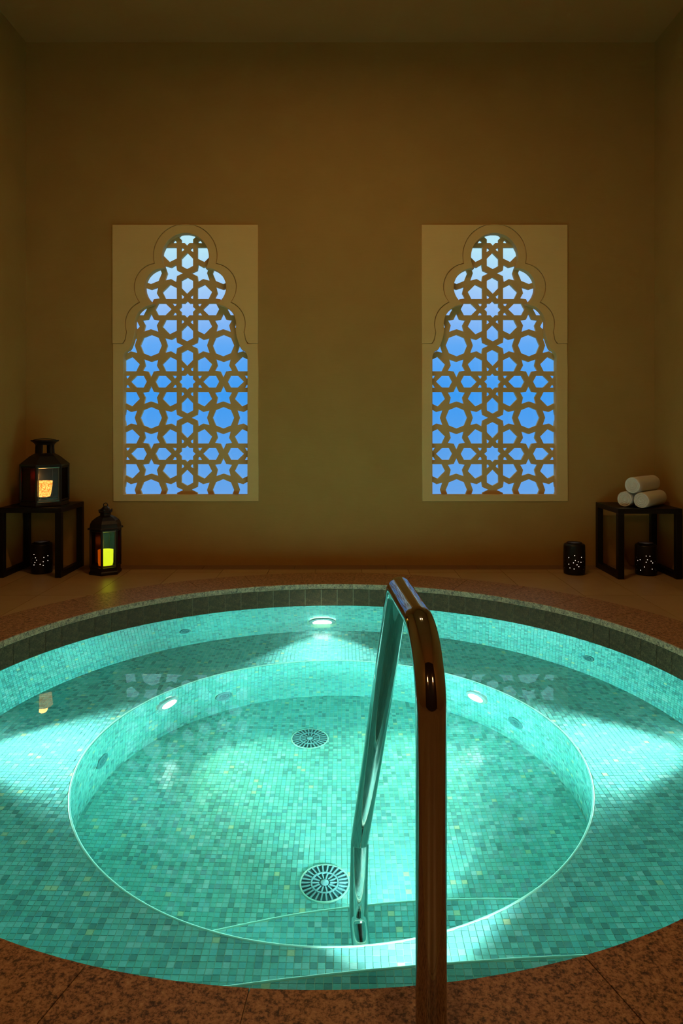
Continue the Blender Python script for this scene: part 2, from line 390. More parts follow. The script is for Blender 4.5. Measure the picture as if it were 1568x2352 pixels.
for wi, (pa, pb) in enumerate(WIN):
    axp = (pa + pb) / 2; name = 'window_%d' % (wi + 1)
    wt = thing(name, 'carved window screen with stepped arch nearest the glowing lanterns' if wi == 0 else 'carved window screen with stepped arch nearest the rolled towels', 'window', (wx(axp), YW, 0)); struct(wt)
    ax = CX  # build local to the axis: wx(CX)=0
    O = OUT_L[::-1] + [(-x, y) for x, y in OUT_L[1:]]; I = mirror(IN_L)
    hw = (pb - pa) / 2
    sp_out = [(-hw, PT), (hw, PT), (hw, PM - .6), (143.3, PM - .6)] + [(x * 1.004 + (.8 if x > 0 else -.8), y - .8) for x, y in O[::-1]] + [(-143.3, PM - .6), (-hw, PM - .6)]
    # the arch top nearly touches the panel top: keep the board's rail there
    sp_out = [(x, max(y, PT + 1.2)) if abs(x) < hw - 1 else (x, y) for x, y in sp_out]
    plate('spandrel_panel', toxz(sp_out, ax), [], -.012, .013, M['panel'], wt, .0015)
    fr = [(-hw + .5, PM)] + O + [(hw - .5, PM), (hw + 1, PM + 60), (hw + .5, PM + 200), (hw + 1.5, PB), (-hw + 1.5, PB), (-hw + .5, PM + 180)]
    plate('arch_surround', toxz(fr, ax), [toxz(I, ax)], -.008, .013, M['panel'], wt, .002)
    plate('backing_board', toxz([(-hw + 4, PT + 4), (hw - 4, PT + 4), (hw - 4, PB - 4), (-hw + 4, PB - 4)], ax), [toxz(I, ax)], .014, .052, M['panel'], wt)
    # carved screen
    if lat_mesh is None:
        Hh = []
        for H in lattice_holes(LAT_P, (-1, 0, 1), (-2, -1, 0, 1, 2), LAT_S):
            if all(-171 < x < 171 and 522 < y < 1170 for x, y in H): Hh.append(H)
        def lz(P): return [(x / pl_, 1 - (y - HY) / pl_) for x, y in P]
        # the lattice is centred behind the opening
        lo = plate('carved_screen', lz([(-174, 516), (174, 516), (174, 1174), (-174, 1174)]), [lz(h) for h in Hh], .055, .083, M['screen'], wt)
        lat_mesh = lo.data
    else:
        lo = link('carved_screen', lat_mesh, None, wt)
    boxo('glass_pane', -.55, .55, .125, .129, wz(PB + 6), wz(PT - 6), M['glass'], wt)
    # reveal lining of the opening in the wall
    bm = bmesh.new(); x0, x1, z0, z1 = -hw / PXM + .012, hw / PXM - .012, wz(PB - 4), wz(PT + 4)
    for bx_ in ((x0 - .012, x0, .052, .22, z0, z1), (x1, x1 + .012, .052, .22, z0, z1), (x0, x1, .052, .22, z1 - .002, z1 + .009), (x0, x1, .052, .22, z0 - .009, z0 + .002)): box(bm, *bx_)
    bm_obj('reveal', bm, M['screen'], wt)

# ================================================================== POOL
pool = thing('hot_pool', 'round sunken hot pool lined in aqua glass mosaic with granite rim', 'pool', (PC.x, PC.y, 0))
PO = Vector((PC.x, PC.y, 0))
def P3(c, r, a, z): return (c.x + r * math.sin(a) - PO.x, c.y + r * math.cos(a) - PO.y, z)   # a = 0 towards the back wall, local to pool
def ring_surface(name, rings, m, n=128):
    v = []; f = []
    for c, r, z in rings: v += [P3(c, r, 2 * PI * k / n, z) for k in range(n)]
    for i in range(len(rings) - 1):
        for k in range(n): f.append((i * n + k, i * n + (k + 1) % n, (i + 1) * n + (k + 1) % n, (i + 1) * n + k))
    return v, f
# grout / shell body
v, f = ring_surface('shell', [(PC, R_OUT, -.032), (PC, R_IN + .009, -.032), (PC, R_IN + .009, -.137), (PC, R_IN + .002, -.1375), (FC, FR + .002, ZBEN), (BC, BR + .002, ZBEN), (BC, BRF + .002, ZFLO)], None)
nlast = len(v) - 128; f.append(tuple(range(nlast, nlast + 128)))
nb = len(v); v += [P3(PC, R_OUT, 2 * PI * k / 128, -1.1) for k in range(128)]
for k in range(128): f.append((k, (k + 1) % 128, nb + (k + 1) % 128, nb + k))
f.append(tuple(range(nb, nb + 128)))
shell = pyd('pool_shell', v, f, M['grout'], pool)
# coping slabs and riser tiles
cop = None
def ring_piece(name, c, r0, r1, a0, a1, z0, z1, m, parent, seg, bev=0.0):
    v = []; f = []
    for k in range(seg + 1):
        a = a0 + (a1 - a0) * k / seg
        v += [P3(c, r0 + bev, a, z1), P3(c, r1, a, z1), P3(c, r1, a, z0), P3(c, r0, a, z0), P3(c, r0, a, z1 - bev)]
    for k in range(seg):
        i = 5 * k
        for q_ in range(5): f.append((i + q_, i + (q_ + 1) % 5, i + 5 + (q_ + 1) % 5, i + 5 + q_))
    f += [(0, 4, 3, 2, 1), (5 * seg, 5 * seg + 1, 5 * seg + 2, 5 * seg + 3, 5 * seg + 4)]
    return pyd(name, v, f, m, parent)
bedv, bedf = ring_surface('b', [(PC, R_IN + .004, -.031), (PC, R_OUT - .004, -.031), (PC, R_OUT - .004, -.004), (PC, R_IN + .004, -.004), (PC, R_IN + .004, -.031)], None)
bed = pyd('coping', bedv, bedf, M['grout_tan'], pool); bed['label'] = 'brown speckled granite coping ring'
NS = 32
for k in range(NS):
    a0 = 2 * PI * (k + .38) / NS; g = .0022 / R_IN
    ring_piece('coping_slab', PC, R_IN - .004, R_OUT, a0 + g / 2, a0 + 2 * PI / NS - g / 2, -.030, .002, M['granite'], bed, 6, .003)
rb, rf = ring_surface('rb', [(PC, R_IN + .0085, -.033), (PC, R_IN + .003, -.033), (PC, R_IN + .003, -.1365), (PC, R_IN + .0085, -.1365), (PC, R_IN + .0085, -.033)], None)
rbed = pyd('waterline_band', rb, rf, M['grout_tan'], pool); rbed['label'] = 'dark granite tile band above the waterline'
NR = 99
me0 = None
for k in range(NR):
    a0 = 2 * PI * (k + .16) / NR; g = .0022 / R_IN
    if me0 is None:
        v = []; f = []; seg = 2
        for s in range(seg + 1):
            a = -PI / NR + g / 2 + (2 * PI / NR - g) * s / seg
            for r_, z_ in ((R_IN, -.034), (R_IN + .0075, -.034), (R_IN + .0075, -.1365), (R_IN, -.1365)): v.append((r_ * math.sin(a), r_ * math.cos(a), z_))
        for s in range(seg):
            for q_ in range(4): f.append((4 * s + q_, 4 * s + (q_ + 1) % 4, 4 * s + 4 + (q_ + 1) % 4, 4 * s + 4 + q_))
        f += [(0, 3, 2, 1), (4 * seg, 4 * seg + 1, 4 * seg + 2, 4 * seg + 3)]
        o = pyd('waterline_tile', v, f, M['riser'], rbed); me0 = o.data
    else: o = link('waterline_tile', me0, None, rbed)
    o.rotation_euler = (0, 0, -(a0 + PI / NR))

# steps
def lens(c0, r0, c1, r1, n=60):
    pts = []
    for c, r, d, s in ((c0, r0, c1, r1), (c1, r1, c0, r0)):
        for k in range(2400 if r > 3 else 720):
            a = 2 * PI * k / (2400 if r > 3 else 720); p = Vector((c.x + r * math.cos(a), c.y + r * math.sin(a)))
            if (p - d).length <= s: pts.append(p)
    ctr = sum(pts, Vector((0, 0))) / len(pts)
    return sorted(pts, key=lambda p: math.atan2(p.y - ctr.y, p.x - ctr.x))
def prism(name, poly, z0, z1, m, parent):
    n = len(poly); v = [(p.x - PO.x, p.y - PO.y, z1) for p in poly] + [(p.x - PO.x, p.y - PO.y, z0) for p in poly]
    f = [tuple(range(n)), tuple(range(2 * n - 1, n - 1, -1))] + [(k, n + k, n + (k + 1) % n, (k + 1) % n) for k in range(n)]
    return pyd(name, v, f, m, parent)
OWR = 1.585; OWC = Vector((-.04, 2.81))     # outer wall about step height
st1 = prism('entry_step', lens(OWC, OWR - .004, SC, SR), ZBEN + .001, ZST, M['grout'], pool)
st2 = prism('basin_step', lens(BC, BR - .001, LC, LR), ZFLO + .001, ZLS, M['grout'], pool)

# mosaic
TP, TS, TH = .02, .0183, .0016
allv, allf = [], []; singles = []
def add_tile(c4, n, single_ok=False):
    """c4: four corners on the grout plane, n: outward normal"""
    i = len(allv)
    tl = [random.uniform(-.00045, .00045) for _ in range(3)]
    hs = (tl[0], tl[1], tl[2], tl[0] + tl[2] - tl[1])
    for p in c4: allv.append((p[0], p[1], p[2]))
    for p, h in zip(c4, hs): allv.append((p[0] + n[0] * (TH + h), p[1] + n[1] * (TH + h), p[2] + n[2] * (TH + h)))
    allf.extend([(i + 4, i + 5, i + 6, i + 7), (i, i + 1, i + 5, i + 4), (i + 1, i + 2, i + 6, i + 5), (i + 2, i + 3, i + 7, i + 6), (i + 3, i, i + 4, i + 7)])
def flat_tiles(z, inside, snaps, bounds, single=None):
    x0, x1, y0, y1 = bounds
    for i in range(int(x0 / TP) - 1, int(x1 / TP) + 2):
        for j in range(int(y0 / TP) - 1, int(y1 / TP) + 2):
            ctr = Vector(((i + .5) * TP, (j + .5) * TP)); h = TS / 2
            cs = [ctr + Vector(d) * h for d in ((-1, -1), (1, -1), (1, 1), (-1, 1))]
            ins = [inside(p) for p in cs]
            if not any(ins): continue
            if all(ins):
                if single and single(ctr): singles.append((ctr.x - PO.x, ctr.y - PO.y, z)); continue
            else:
                cs2 = []
                for p in cs:
                    p = p.copy()
                    for c, r, sign in snaps:
                        d = p - c
                        if sign > 0 and d.length > r: p = c + d * (r / d.length)
                        if sign < 0 and d.length < r: p = c + d * (r / d.length)
                    cs2.append(p)
                A = abs(sum(cs2[k].x * cs2[(k + 1) % 4].y - cs2[(k + 1) % 4].x * cs2[k].y for k in range(4))) / 2
                if A < .12 * TS * TS or not all((p - c).length <= r + .0006 if s > 0 else (p - c).length >= r - .0006 for p in cs2 for c, r, s in snaps): continue
                cs = cs2
            add_tile([(p.x - PO.x, p.y - PO.y, z) for p in cs], (0, 0, 1))
def in_step(p): return (p - SC).length < SR and (p - OWC).length < OWR + .02
def in_ls(p): return (p - LC).length < LR
g_ = .0012
def bench_in(p): return (p - FC).length < FR - g_ and (p - BC).length > BR + .008 and (p - SC).length > SR
flat_tiles(ZBEN, bench_in, [(FC, FR - g_, 1), (BC, BR + .008, -1), (SC, SR + .001, -1)], (-1.6, 1.6, 1.2, 4.4),
           lambda c: abs(c.x - .10) < .50 and 1.6 < c.y < 1.745)
flat_tiles(ZST, lambda p: (p - SC).length < SR - .009 and (p - OWC).length < OWR - .006, [(SC, SR - .009, 1), (OWC, OWR - .006, 1)], (-1.2, 1.6, 1.2, 1.8),
           lambda c: -.30 < c.x < .56 and c.y > 1.535)
drains = [(-.153, 3.352, .090), (-.059, 2.429, .088)]
def floor_in(p): return (p - BC).length < BRF - g_ and not in_ls(p) and all(math.hypot(p.x - a, p.y - b_) > r + .001 for a, b_, r in drains)
flat_tiles(ZFLO, floor_in, [(BC, BRF - g_, 1), (LC, LR + .001, -1)] + [(Vector((a, b_)), r + .001, -1) for a, b_, r in drains], (-1.1, 1.1, 1.7, 3.9))
flat_tiles(ZLS, lambda p: (p - LC).length < LR - .009 and (p - BC).length < BR - .003, [(LC, LR - .009, 1), (BC, BR - .003, 1)], (-1.1, 1.1, 1.7, 2.3))
lampspots = []      # (angle, z, radius, wall)
def wall_tiles(c0, r0, z0, c1, r1, z1, skip, keep):
    rows = int(round(math.hypot(z1 - z0, r0 - r1) / TP)); dz = (z1 - z0) / rows
    n = int(2 * PI * (r0 + r1) / 2 / TP)
    for j in range(rows):
        za, zb_ = z0 + dz * (j + .04), z0 + dz * (j + .96); zm = (za + zb_) / 2
        for k in range(n):
            a0, a1 = 2 * PI * (k + .045) / n, 2 * PI * (k + .955) / n; am = (a0 + a1) / 2
            if not keep(am, zm): continue
            if any(math.hypot(((am - s[0] + PI) % (2 * PI) - PI) * r0, zm - s[1]) < s[2] for s in skip): continue
            def pt(a, z):
                t_ = (z - z0) / (z1 - z0); return P3(c0.lerp(c1, t_), r0 + (r1 - r0) * t_, a, z)
            add_tile([pt(a0, za), pt(a0, zb_), pt(a1, zb_), pt(a1, za)], (-math.sin(am), -math.cos(am), (r0 - r1) / (z0 - z1)))
def rad(d): return math.radians(d)
OUT_L_S = [(rad(-3.2), -.395, .089), (rad(90), -.40, .089), (rad(-91), -.40, .089)]
OUT_J = [(rad(-34.5), -.34, .034), (rad(58.1), -.342, .034)]
IN_L_S = [(rad(-54.9), -.66, .066), (rad(46.4), -.70, .066)]
IN_J = [(rad(-35.4), -.822, .048), (rad(60.2), -.792, .048), (rad(-81.2), -.79, .048)]
wall_tiles(PC, R_IN, ZWAT, FC, FR, ZBEN, OUT_L_S + OUT_J, lambda a, z: True)
wall_tiles(BC, BR, ZBEN - .008, BC, BRF, ZFLO, IN_L_S + IN_J, lambda a, z: not (z < ZLS and in_ls(BC + BR * Vector((math.sin(a), math.cos(a))))))
# risers of the steps
def riser_tiles(c, r, z0, z1, lim_c, lim_r, skip):
    n = int(2 * PI * r / TP); rows = int(round((z0 - z1) / TP)); dz = (z1 - z0) / rows
    for k in range(n):
        a0, a1 = 2 * PI * (k + .045) / n, 2 * PI * (k + .955) / n
        p0 = c + (r + .0005) * Vector((math.sin(a0), math.cos(a0))); p1 = c + (r + .0005) * Vector((math.sin(a1), math.cos(a1)))
        if (p0 - lim_c).length > lim_r or (p1 - lim_c).length > lim_r: continue
        nn_ = ((p0 + p1) / 2 - c).normalized()
        for j in range(rows):
            za, zb_ = z0 + dz * (j + .04), z0 + dz * (j + .96)
            if any(math.hypot((p0.x + p1.x) / 2 - s[0], (za + zb_) / 2 - s[1]) < s[2] for s in skip): continue
            add_tile([(p0.x - PO.x, p0.y - PO.y, za), (p1.x - PO.x, p1.y - PO.y, za), (p1.x - PO.x, p1.y - PO.y, zb_), (p0.x - PO.x, p0.y - PO.y, zb_)], (nn_.x, nn_.y, 0))
SL1 = (.20, -.43, .07); SL2 = (.20, -.875, .07)
riser_tiles(SC, SR, ZST - .006, ZBEN, FC, FR - .01, [SL1])
riser_tiles(LC, LR, ZLS - .006, ZFLO, BC, BR - .01, [SL2])

# single tiles nearest the viewer, shared mesh
tm = bpy.data.meshes.new('mosaic_tile'); h = TS / 2; bv = .0009
tv = [(-h, -h, 0), (h, -h, 0), (h, h, 0), (-h, h, 0), (-h, -h, TH - .0005), (h, -h, TH - .0005), (h, h, TH - .0005), (-h, h, TH - .0005),
      (-h + bv, -h + bv, TH), (h - bv, -h + bv, TH), (h - bv, h - bv, TH), (-h + bv, h - bv, TH)]
tf = [(8, 9, 10, 11)] + [(a, (a + 1) % 4, 4 + (a + 1) % 4, 4 + a) for a in range(4)] + [(4 + a, 4 + (a + 1) % 4, 8 + (a + 1) % 4, 8 + a) for a in range(4)]
tm.from_pydata(tv, [], tf); tm.materials.append(M['mosaic1'])
singles.sort(key=lambda p: p[1] + .4 * abs(p[0] - .1) - (0 if p[2] > -.4 else .0))
step_s = [p for p in singles if p[2] > -.4]; ben_s = [p for p in singles if p[2] < -.4]
ben_s.sort(key=lambda p: abs(p[0] - .10) + 2 * (p[1] + PO.y - 1.6))
step_s.sort(key=lambda p: -(p[1]) + .3 * abs(p[0] - .15))
chosen = step_s[:110] + ben_s[:190]; rest = step_s[110:] + ben_s[190:]
for x, y, z in rest: add_tile([(x - h, y - h, z), (x + h, y - h, z), (x + h, y + h, z), (x - h, y + h, z)], (0, 0, 1))
bench = None
for x, y, z in chosen:
    o = link('mosaic_tile', tm, None, pool); o.location = (x, y, z)
    o.rotation_euler = (random.uniform(-.03, .03), random.uniform(-.03, .03), 0)
mo = pyd('mosaic_lining', allv, allf, M['mosaic'], pool); mo['kind'] = 'stuff'; mo['label'] = 'small aqua glass mosaic squares lining the pool'

# pale edge trims on rim and steps
def trim(name, pts, parent, r=.0045, closed=False):
    bm = bmesh.new()
    if closed:
        n = len(pts); N = 8; rings = []
        for i in range(n):
            p = Vector(pts[i]); t_ = (Vector(pts[(i + 1) % n]) - Vector(pts[i - 1])).normalized(); u = t_.cross(Vector((0, 0, 1))); w = Vector((0, 0, 1))
            rings.append([bm.verts.new(p + r * (math.cos(2 * PI * k / N) * u + math.sin(2 * PI * k / N) * w)) for k in range(N)])
        for i in range(n):
            for k in range(N): bm.faces.new((rings[i][k], rings[i][(k + 1) % N], rings[(i + 1) % n][(k + 1) % N], rings[(i + 1) % n][k]))
    else: sweep(bm, pts, r, 8)
    return bm_obj(name, bm, M['trim'], parent, True)
trim('edge_trim', [P3(BC, BR + .003, 2 * PI * k / 160, ZBEN - .001) for k in range(160)], pool, .0042, True)
def edge_pts(c, r, lc, lr, z):
    out = []
    N = 6000
    for k in range(N):
        a = -PI / 2 + PI * k / N; p = c + r * Vector((math.sin(a), math.cos(a)))
        if (p - lc).length < lr: out.append((p.x - PO.x, p.y - PO.y, z))
    st = max(1, len(out) // 50); return out[::st]
trim('edge_trim', edge_pts(SC, SR - .003, OWC, OWR - .012, ZST - .001), pool, .0036)
trim('edge_trim', edge_pts(LC, LR - .003, BC, BR - .008, ZLS - .001), pool, .0036)

# fittings
def frame_at(p, nrm):
    nrm = Vector(nrm).normalized(); return Matrix.Translation(Vector(p)) @ nrm.to_track_quat('Z', 'Y').to_matrix().to_4x4()
def lamp(p, nrm, r, m, lab, watt, cone):
    Mx = frame_at(p, nrm); R_ = r * .70
    u = latho('underwater_light', [(r, -.016), (r, .004), (r * .93, .008), (R_ + .007, .009), (R_ + .004, .012), (R_ + .001, .012), (R_, .002)], M['lamp_tube'], pool, 36, Mx); u['label'] = lab
    l_ = latho('lens', [(.0005, .006), (R_ * .5, .0055), (R_ * .85, .004), (R_ - .0005, .0028)], m, u, 32, Mx, True)
    sd = bpy.data.lights.new('pool_lamp_beam', 'SPOT'); sd.energy = watt; sd.spot_size = math.radians(cone); sd.spot_blend = .75; sd.shadow_soft_size = R_ * .7
    sd.color = (.93, 1.0, .96) if m is M['lamp_out'] else (1.0, .90, .62)
    so = bpy.data.objects.new('pool_lamp_beam', sd); COL.objects.link(so); so.parent = u
    so.matrix_local = Mx @ Matrix.Translation((0, 0, .016)) @ Matrix.Rotation(PI, 4, 'X')
    return u
def wallpt(c0, r0, z0, c1, r1, z1, a, z, off=0.0):
    t_ = (z - z0) / (z1 - z0); c = c0.lerp(c1, t_); r = r0 + (r1 - r0) * t_ - off
    return P3(c, r, a, z), (-math.sin(a), -math.cos(a), (r0 - r1) / (z0 - z1))
for s, lab in zip(OUT_L_S, ('bright round light in the back of the outer pool wall', 'round light in the right of the outer pool wall', 'round light in the left of the outer pool wall')):
    p, nn_ = wallpt(PC, R_IN, ZWAT, FC, FR, ZBEN, s[0], s[1], .006); lamp(p, (nn_[0], nn_[1], -.06), .084, M['lamp_out'], lab, POOL_OUT_W, 86)
for s, lab in zip(IN_L_S, ('round light in the left of the basin wall', 'round light in the right of the basin wall', 'round light in the near right of the basin wall', 'round light in the near left of the basin wall')):
    p, nn_ = wallpt(BC, BR, ZBEN, BC, BRF, ZFLO, s[0], s[1], .008); lamp(p, (nn_[0], nn_[1], -.16), .062, M['lamp_in'], lab, POOL_IN_W, 95)
for (c, r, sl), lab in zip(((SC, SR, SL1), (LC, LR, SL2)), ('round light in the entry step riser', 'round light in the basin step riser')):
    d = math.asin((sl[0] - c.x) / r); n_ = Vector((math.sin(d), math.cos(d), 0)); p = Vector((c.x - PO.x, c.y - PO.y, sl[1])) + n_ * (r + .002)
    lamp(p + n_ * .006, (n_.x, n_.y, -.10), .066, M['lamp_out'], lab, POOL_OUT_W * (1.0 if sl is SL1 else .30), 110)
def jet(p, nrm, r):
    Mx = frame_at(p, nrm)
    j = latho('water_jet', [(r, -.003), (r, .004), (r * .85, .007), (r * .62, .006), (r * .55, .001), (r * .48, .001), (r * .44, .006), (r * .3, .006), (r * .24, .002)], M['jet'], pool, 28, Mx)
    latho('jet_mouth', [(.0006, .003), (r * .26, .003)], M['jet_dark'], j, 20, Mx, True)
for s in OUT_J:
    p, nn_ = wallpt(PC, R_IN, ZWAT, FC, FR, ZBEN, s[0], s[1], .002); jet(p, nn_, s[2] * 1.0)
for s in IN_J:
    p, nn_ = wallpt(BC, BR, ZBEN, BC, BRF, ZFLO, s[0], s[1], .002); jet(p, nn_, s[2] * .98)
for (dx, dy, r), lab in zip(drains, ('round slotted drain cover farther from the viewer', 'round slotted drain cover nearer the rail')):
    Mx = Matrix.Translation((dx - PO.x, dy - PO.y, ZFLO))
    d = latho('drain_cover', [(r, 0), (r, .004), (r - .002, .006), (r - .005, .006), (r - .006, .003)], M['trim'], pool, 48, Mx); d['label'] = lab
    latho('drain_dish', [(.001, .0012), (r - .006, .0012)], M['jet_dark'], d, 40, Mx, True)
    bm = bmesh.new()
    for n, ra, rb_, w in ((26, .58, .93, .0024), (14, .22, .50, .0028)):
        for k in range(n):
            a = 2 * PI * k / n; u = Vector((math.cos(a), math.sin(a), 0)); t_ = Vector((-u.y, u.x, 0)); b0 = len(bm.verts)
            vs = [bm.verts.new(Mx @ (u * (r * q_) + t_ * (s * w * (.6 + .6 * q_)) + Vector((0, 0, z_)))) for z_ in (.0015, .0065) for q_, s in ((ra, -1), (rb_, -1), (rb_, 1), (ra, 1))]
            for q_ in ((4, 5, 6, 7), (0, 1, 5, 4), (1, 2, 6, 5), (2, 3, 7, 6), (3, 0, 4, 7)): bm.faces.new([vs[i] for i in q_])
    bm_obj('drain_fins', bm, M['drain'], d)
    latho('drain_ring', [(r * .50, .002), (r * .50, .007), (r * .56, .007), (r * .56, .002)], M['drain'], d, 36, Mx)
    latho('drain_hub', [(r * .16, .002), (r * .16, .007), (r * .12, .009), (.0005, .0095)], M['drain'], d, 24, Mx)

# water
n = 160; bm = bmesh.new()
rg = [[bm.verts.new((PC.x + (R_IN + .0012) * math.sin(2 * PI * k / n), PC.y + (R_IN + .0012) * math.cos(2 * PI * k / n), z)) for k in range(n)] for z in (ZWAT, -1.05)]
bm.faces.new(rg[0][::-1]); bm.faces.new(rg[1])
for k in range(n): bm.faces.new((rg[0][k], rg[0][(k + 1) % n], rg[1][(k + 1) % n], rg[1][k]))
bmesh.ops.recalc_face_normals(bm, faces=bm.faces)
me = bpy.data.meshes.new('pool_water'); bm.to_mesh(me); bm.free()
wat = link('pool_water', me, M['water'])
tag(wat, 'still clear turquoise water filling the round mosaic pool', 'water', None, 'stuff')

# ================================================================== HANDRAIL
hr = thing('pool_handrail', 'polished steel handrail bending from granite rim down into the pool', 'handrail', (.143, 1.108, .002))
HO = Vector((.143, 1.108, .002))
path = fillet([(.143, 1.108, .002), (.1425, 1.108, .662), (.119, 1.452, .668), (.0502, 1.906, -.132), (.046, 1.918, -.52), (.056, 1.825, -.60)], [.12, .045, .03, .05], 16)
bm = bmesh.new(); sweep(bm, [Vector(p) - HO for p in path], .025, 32)
bm_obj('rail_tube', bm, M['steel'], hr, True, 60)
latho('floor_flange', [(.025, 0), (.052, 0), (.052, .006), (.046, .012), (.030, .016), (.0255, .018)], M['steel'], hr, 36)
d_ = (Vector((.046, 1.918, -.52)) - Vector((.056, 1.825, -.60))).normalized()
latho('wall_flange', [(.025, 0), (.046, 0), (.046, .005), (.030, .010), (.0255, .012)], M['steel'], hr, 30, frame_at(Vector((.0558, 1.8225, -.600)) - HO, (0, 1, 0)))

# ================================================================== STOOLS
def stool(label, x0, x1, y0, y1, h):
    t_ = thing('side_table', label, 'table', ((x0 + x1) / 2, (y0 + y1) / 2, 0), 0, 'black side tables by the back wall')
    w, d = (x1 - x0) / 2, (y1 - y0) / 2; s = .040
    boxo('tabletop', -w, w, -d, d, h - .034, h, M['black'], t_, .003)
    for sx_ in (-1, 1):
        for sy in (-1, 1):
            xa = sx_ * (w - s / 2); ya = sy * (d - s / 2)
            boxo('leg', xa - s / 2, xa + s / 2, ya - s / 2, ya + s / 2, 0, h - .034, M['black'], t_, .002)
        xa = sx_ * (w - s / 2); boxo('base_rail', xa - s / 2 + .001, xa + s / 2 - .001, -d + s, d - s, 0, .040, M['black'], t_, .002)
    return t_
TH_ = .466
stool('black square side table carrying the big lantern', -2.287, -1.865, 4.62, 5.035, TH_)
stool('black square side table carrying the rolled towels', 1.822, 2.245, 4.575, 4.985, TH_)

# ================================================================== LANTERNS
def hexring(R, z, ph): return [Vector((R * math.cos(PI / 3 * k + ph), R * math.sin(PI / 3 * k + ph), z)) for k in range(6)]
def hexloft(name, prof, ph, m, parent, cap0=True, cap1=True):
    bm = bmesh.new(); rings = [[bm.verts.new(p) for p in hexring(R, z, ph)] for R, z in prof]
    for a, c in zip(rings, rings[1:]):
        for k in range(6): bm.faces.new((a[k], a[(k + 1) % 6], c[(k + 1) % 6], c[k]))
    if cap0: bm.faces.new(rings[0][::-1])
    if cap1: bm.faces.new(rings[-1])
    return bm_obj(name, bm, m, parent)
def hexbody(t_, R, z0, z1, ph, post, panes, fm):
    lo_, hi_ = hexring(R, z0, ph), hexring(R, z1, ph)
    for k in range(6):
        bm = bmesh.new(); sweep(bm, [lo_[k] * .985 + Vector((0, 0, z0 * .015)), hi_[k] * .985 + Vector((0, 0, z1 * .015))], post, 8); bm_obj('corner_post', bm, fm, t_)
    for k in range(6):
        a, b_ = lo_[k], lo_[(k + 1) % 6]; c, d = hi_[(k + 1) % 6], hi_[k]; s = .96
        inn = lambda p: Vector((p.x * s, p.y * s, p.z))
        ctr = (a + b_) / 2; nrm = Vector((ctr.x, ctr.y, 0)).normalized() * .002
        P = [inn(a), inn(b_), inn(c), inn(d)]; Q = [p - nrm for p in P]
        pyd('glass_pane', P + Q, [(0, 1, 2, 3), (7, 6, 5, 4), (0, 4, 5, 1), (1, 5, 6, 2), (2, 6, 7, 3), (3, 7, 4, 0)], panes[k], t_)
        if k == 0:                             # pale strips at the sides of the front pane
            for s0 in (.07, .93):
                pa_, pb_ = inn(a.lerp(b_, s0)), inn(d.lerp(c, s0)); bm = bmesh.new(); sweep(bm, [pa_, pb_], .004, 6); bm_obj('pane_strip', bm, M['pewter'], t_)
        for zz in (z0 + .008, z1 - .008):      # pane frame rails top and bottom
            bm = bmesh.new(); sweep(bm, [Vector((inn(a).x, inn(a).y, zz)), Vector((inn(b_).x, inn(b_).y, zz))], .006, 6); bm_obj('pane_rail', bm, M['pewter'] if k == 0 else fm, t_)
def candle(t_, r, z0, z1):
    latho('candle', [(.0005, z0), (r, z0), (r, z1 - .003), (r * .8, z1), (.0005, z1 - .002)], M['wax'], t_, 24)
    latho('flame', [(.0008, z1), (.006, z1 + .008), (.0075, z1 + .014), (.005, z1 + .026), (.0006, z1 + .040)], M['flame'], t_, 12)
m, t, b, o = mat('candle_wax'); b.inputs['Base Color'].default_value = (.85, .78, .62, 1); b.inputs['Roughness'].default_value = .5; M['wax'] = m

# big lantern on the table
LX, LY = -2.048, 4.80
bl = thing('table_lantern', 'large dark metal lantern with glowing gold candle cup on black table', 'lantern', (LX, LY, TH_), 0, 'candle lanterns on the left')
ph = math.radians(-87); R = .158
hexloft('lantern_base', [(R * 1.02, 0), (R * 1.03, .008), (R * 1.0, .012), (R * .99, .030), (R * .93, .031)], ph, M['bronze'], bl)
gp = [M['glass_clear'], M['glass_dim'], M['glass_dim'], M['glass_dim'], M['glass_dim'], M['glass_red']]
hexbody(bl, R * .99, .031, .272, ph, .008, gp, M['bronze'])
hexloft('lantern_roof', [(R * .95, .270), (R * 1.03, .272), (R * 1.03, .284), (R * .62, .338), (R * .42, .356)], ph, M['bronze'], bl, True, True)
# six-sided neck with openings: posts and flared cap
nk0, nk1 = hexring(R * .36, .356, ph), hexring(R * .34, .418, ph)
for k in range(6):
    bm = bmesh.new(); sweep(bm, [nk0[k], nk1[k]], .0075, 6); bm_obj('neck_post', bm, M['bronze'], bl)
for k in (1, 2, 4, 5):
    a, b_, c, d = nk0[k], nk0[(k + 1) % 6], nk1[(k + 1) % 6], nk1[k]
    s_ = Vector(((a + b_).x, (a + b_).y, 0)).normalized() * .002
    pyd('neck_panel', [a, b_, c, d, a - s_, b_ - s_, c - s_, d - s_], [(0, 1, 2, 3), (7, 6, 5, 4), (0, 4, 5, 1), (1, 5, 6, 2), (2, 6, 7, 3), (3, 7, 4, 0)], M['bronze'], bl)
latho('lantern_cap', [(.0005, .416), (R * .40, .416), (R * .44, .428), (R * .58, .442), (R * .58, .448), (R * .40, .440), (.0005, .436)], M['bronze'], bl, 24, None, False, False, True, 30)
bm = bmesh.new(); sweep(bm, [(R * .50 * math.cos(a), 0, .445 + .012 * math.sin(a)) for a in [PI * k / 16 for k in range(17)]], .003, 8); bm_obj('carry_handle', bm, M['bronze'], bl)
latho('votive_cup', [(.030, .060), (.040, .062), (.046, .085), (.053, .130), (.055, .150), (.0545, .168), (.0525, .168), (.052, .130), (.043, .075), (.030, .068)], M['votive'], bl, 36, Matrix.Translation((.008, -.035, 0)))
latho('votive_rim', [(.0555, .162), (.057, .165), (.0555, .169), (.053, .166)], M['votive'], bl, 36, Matrix.Translation((.008, -.035, 0)))
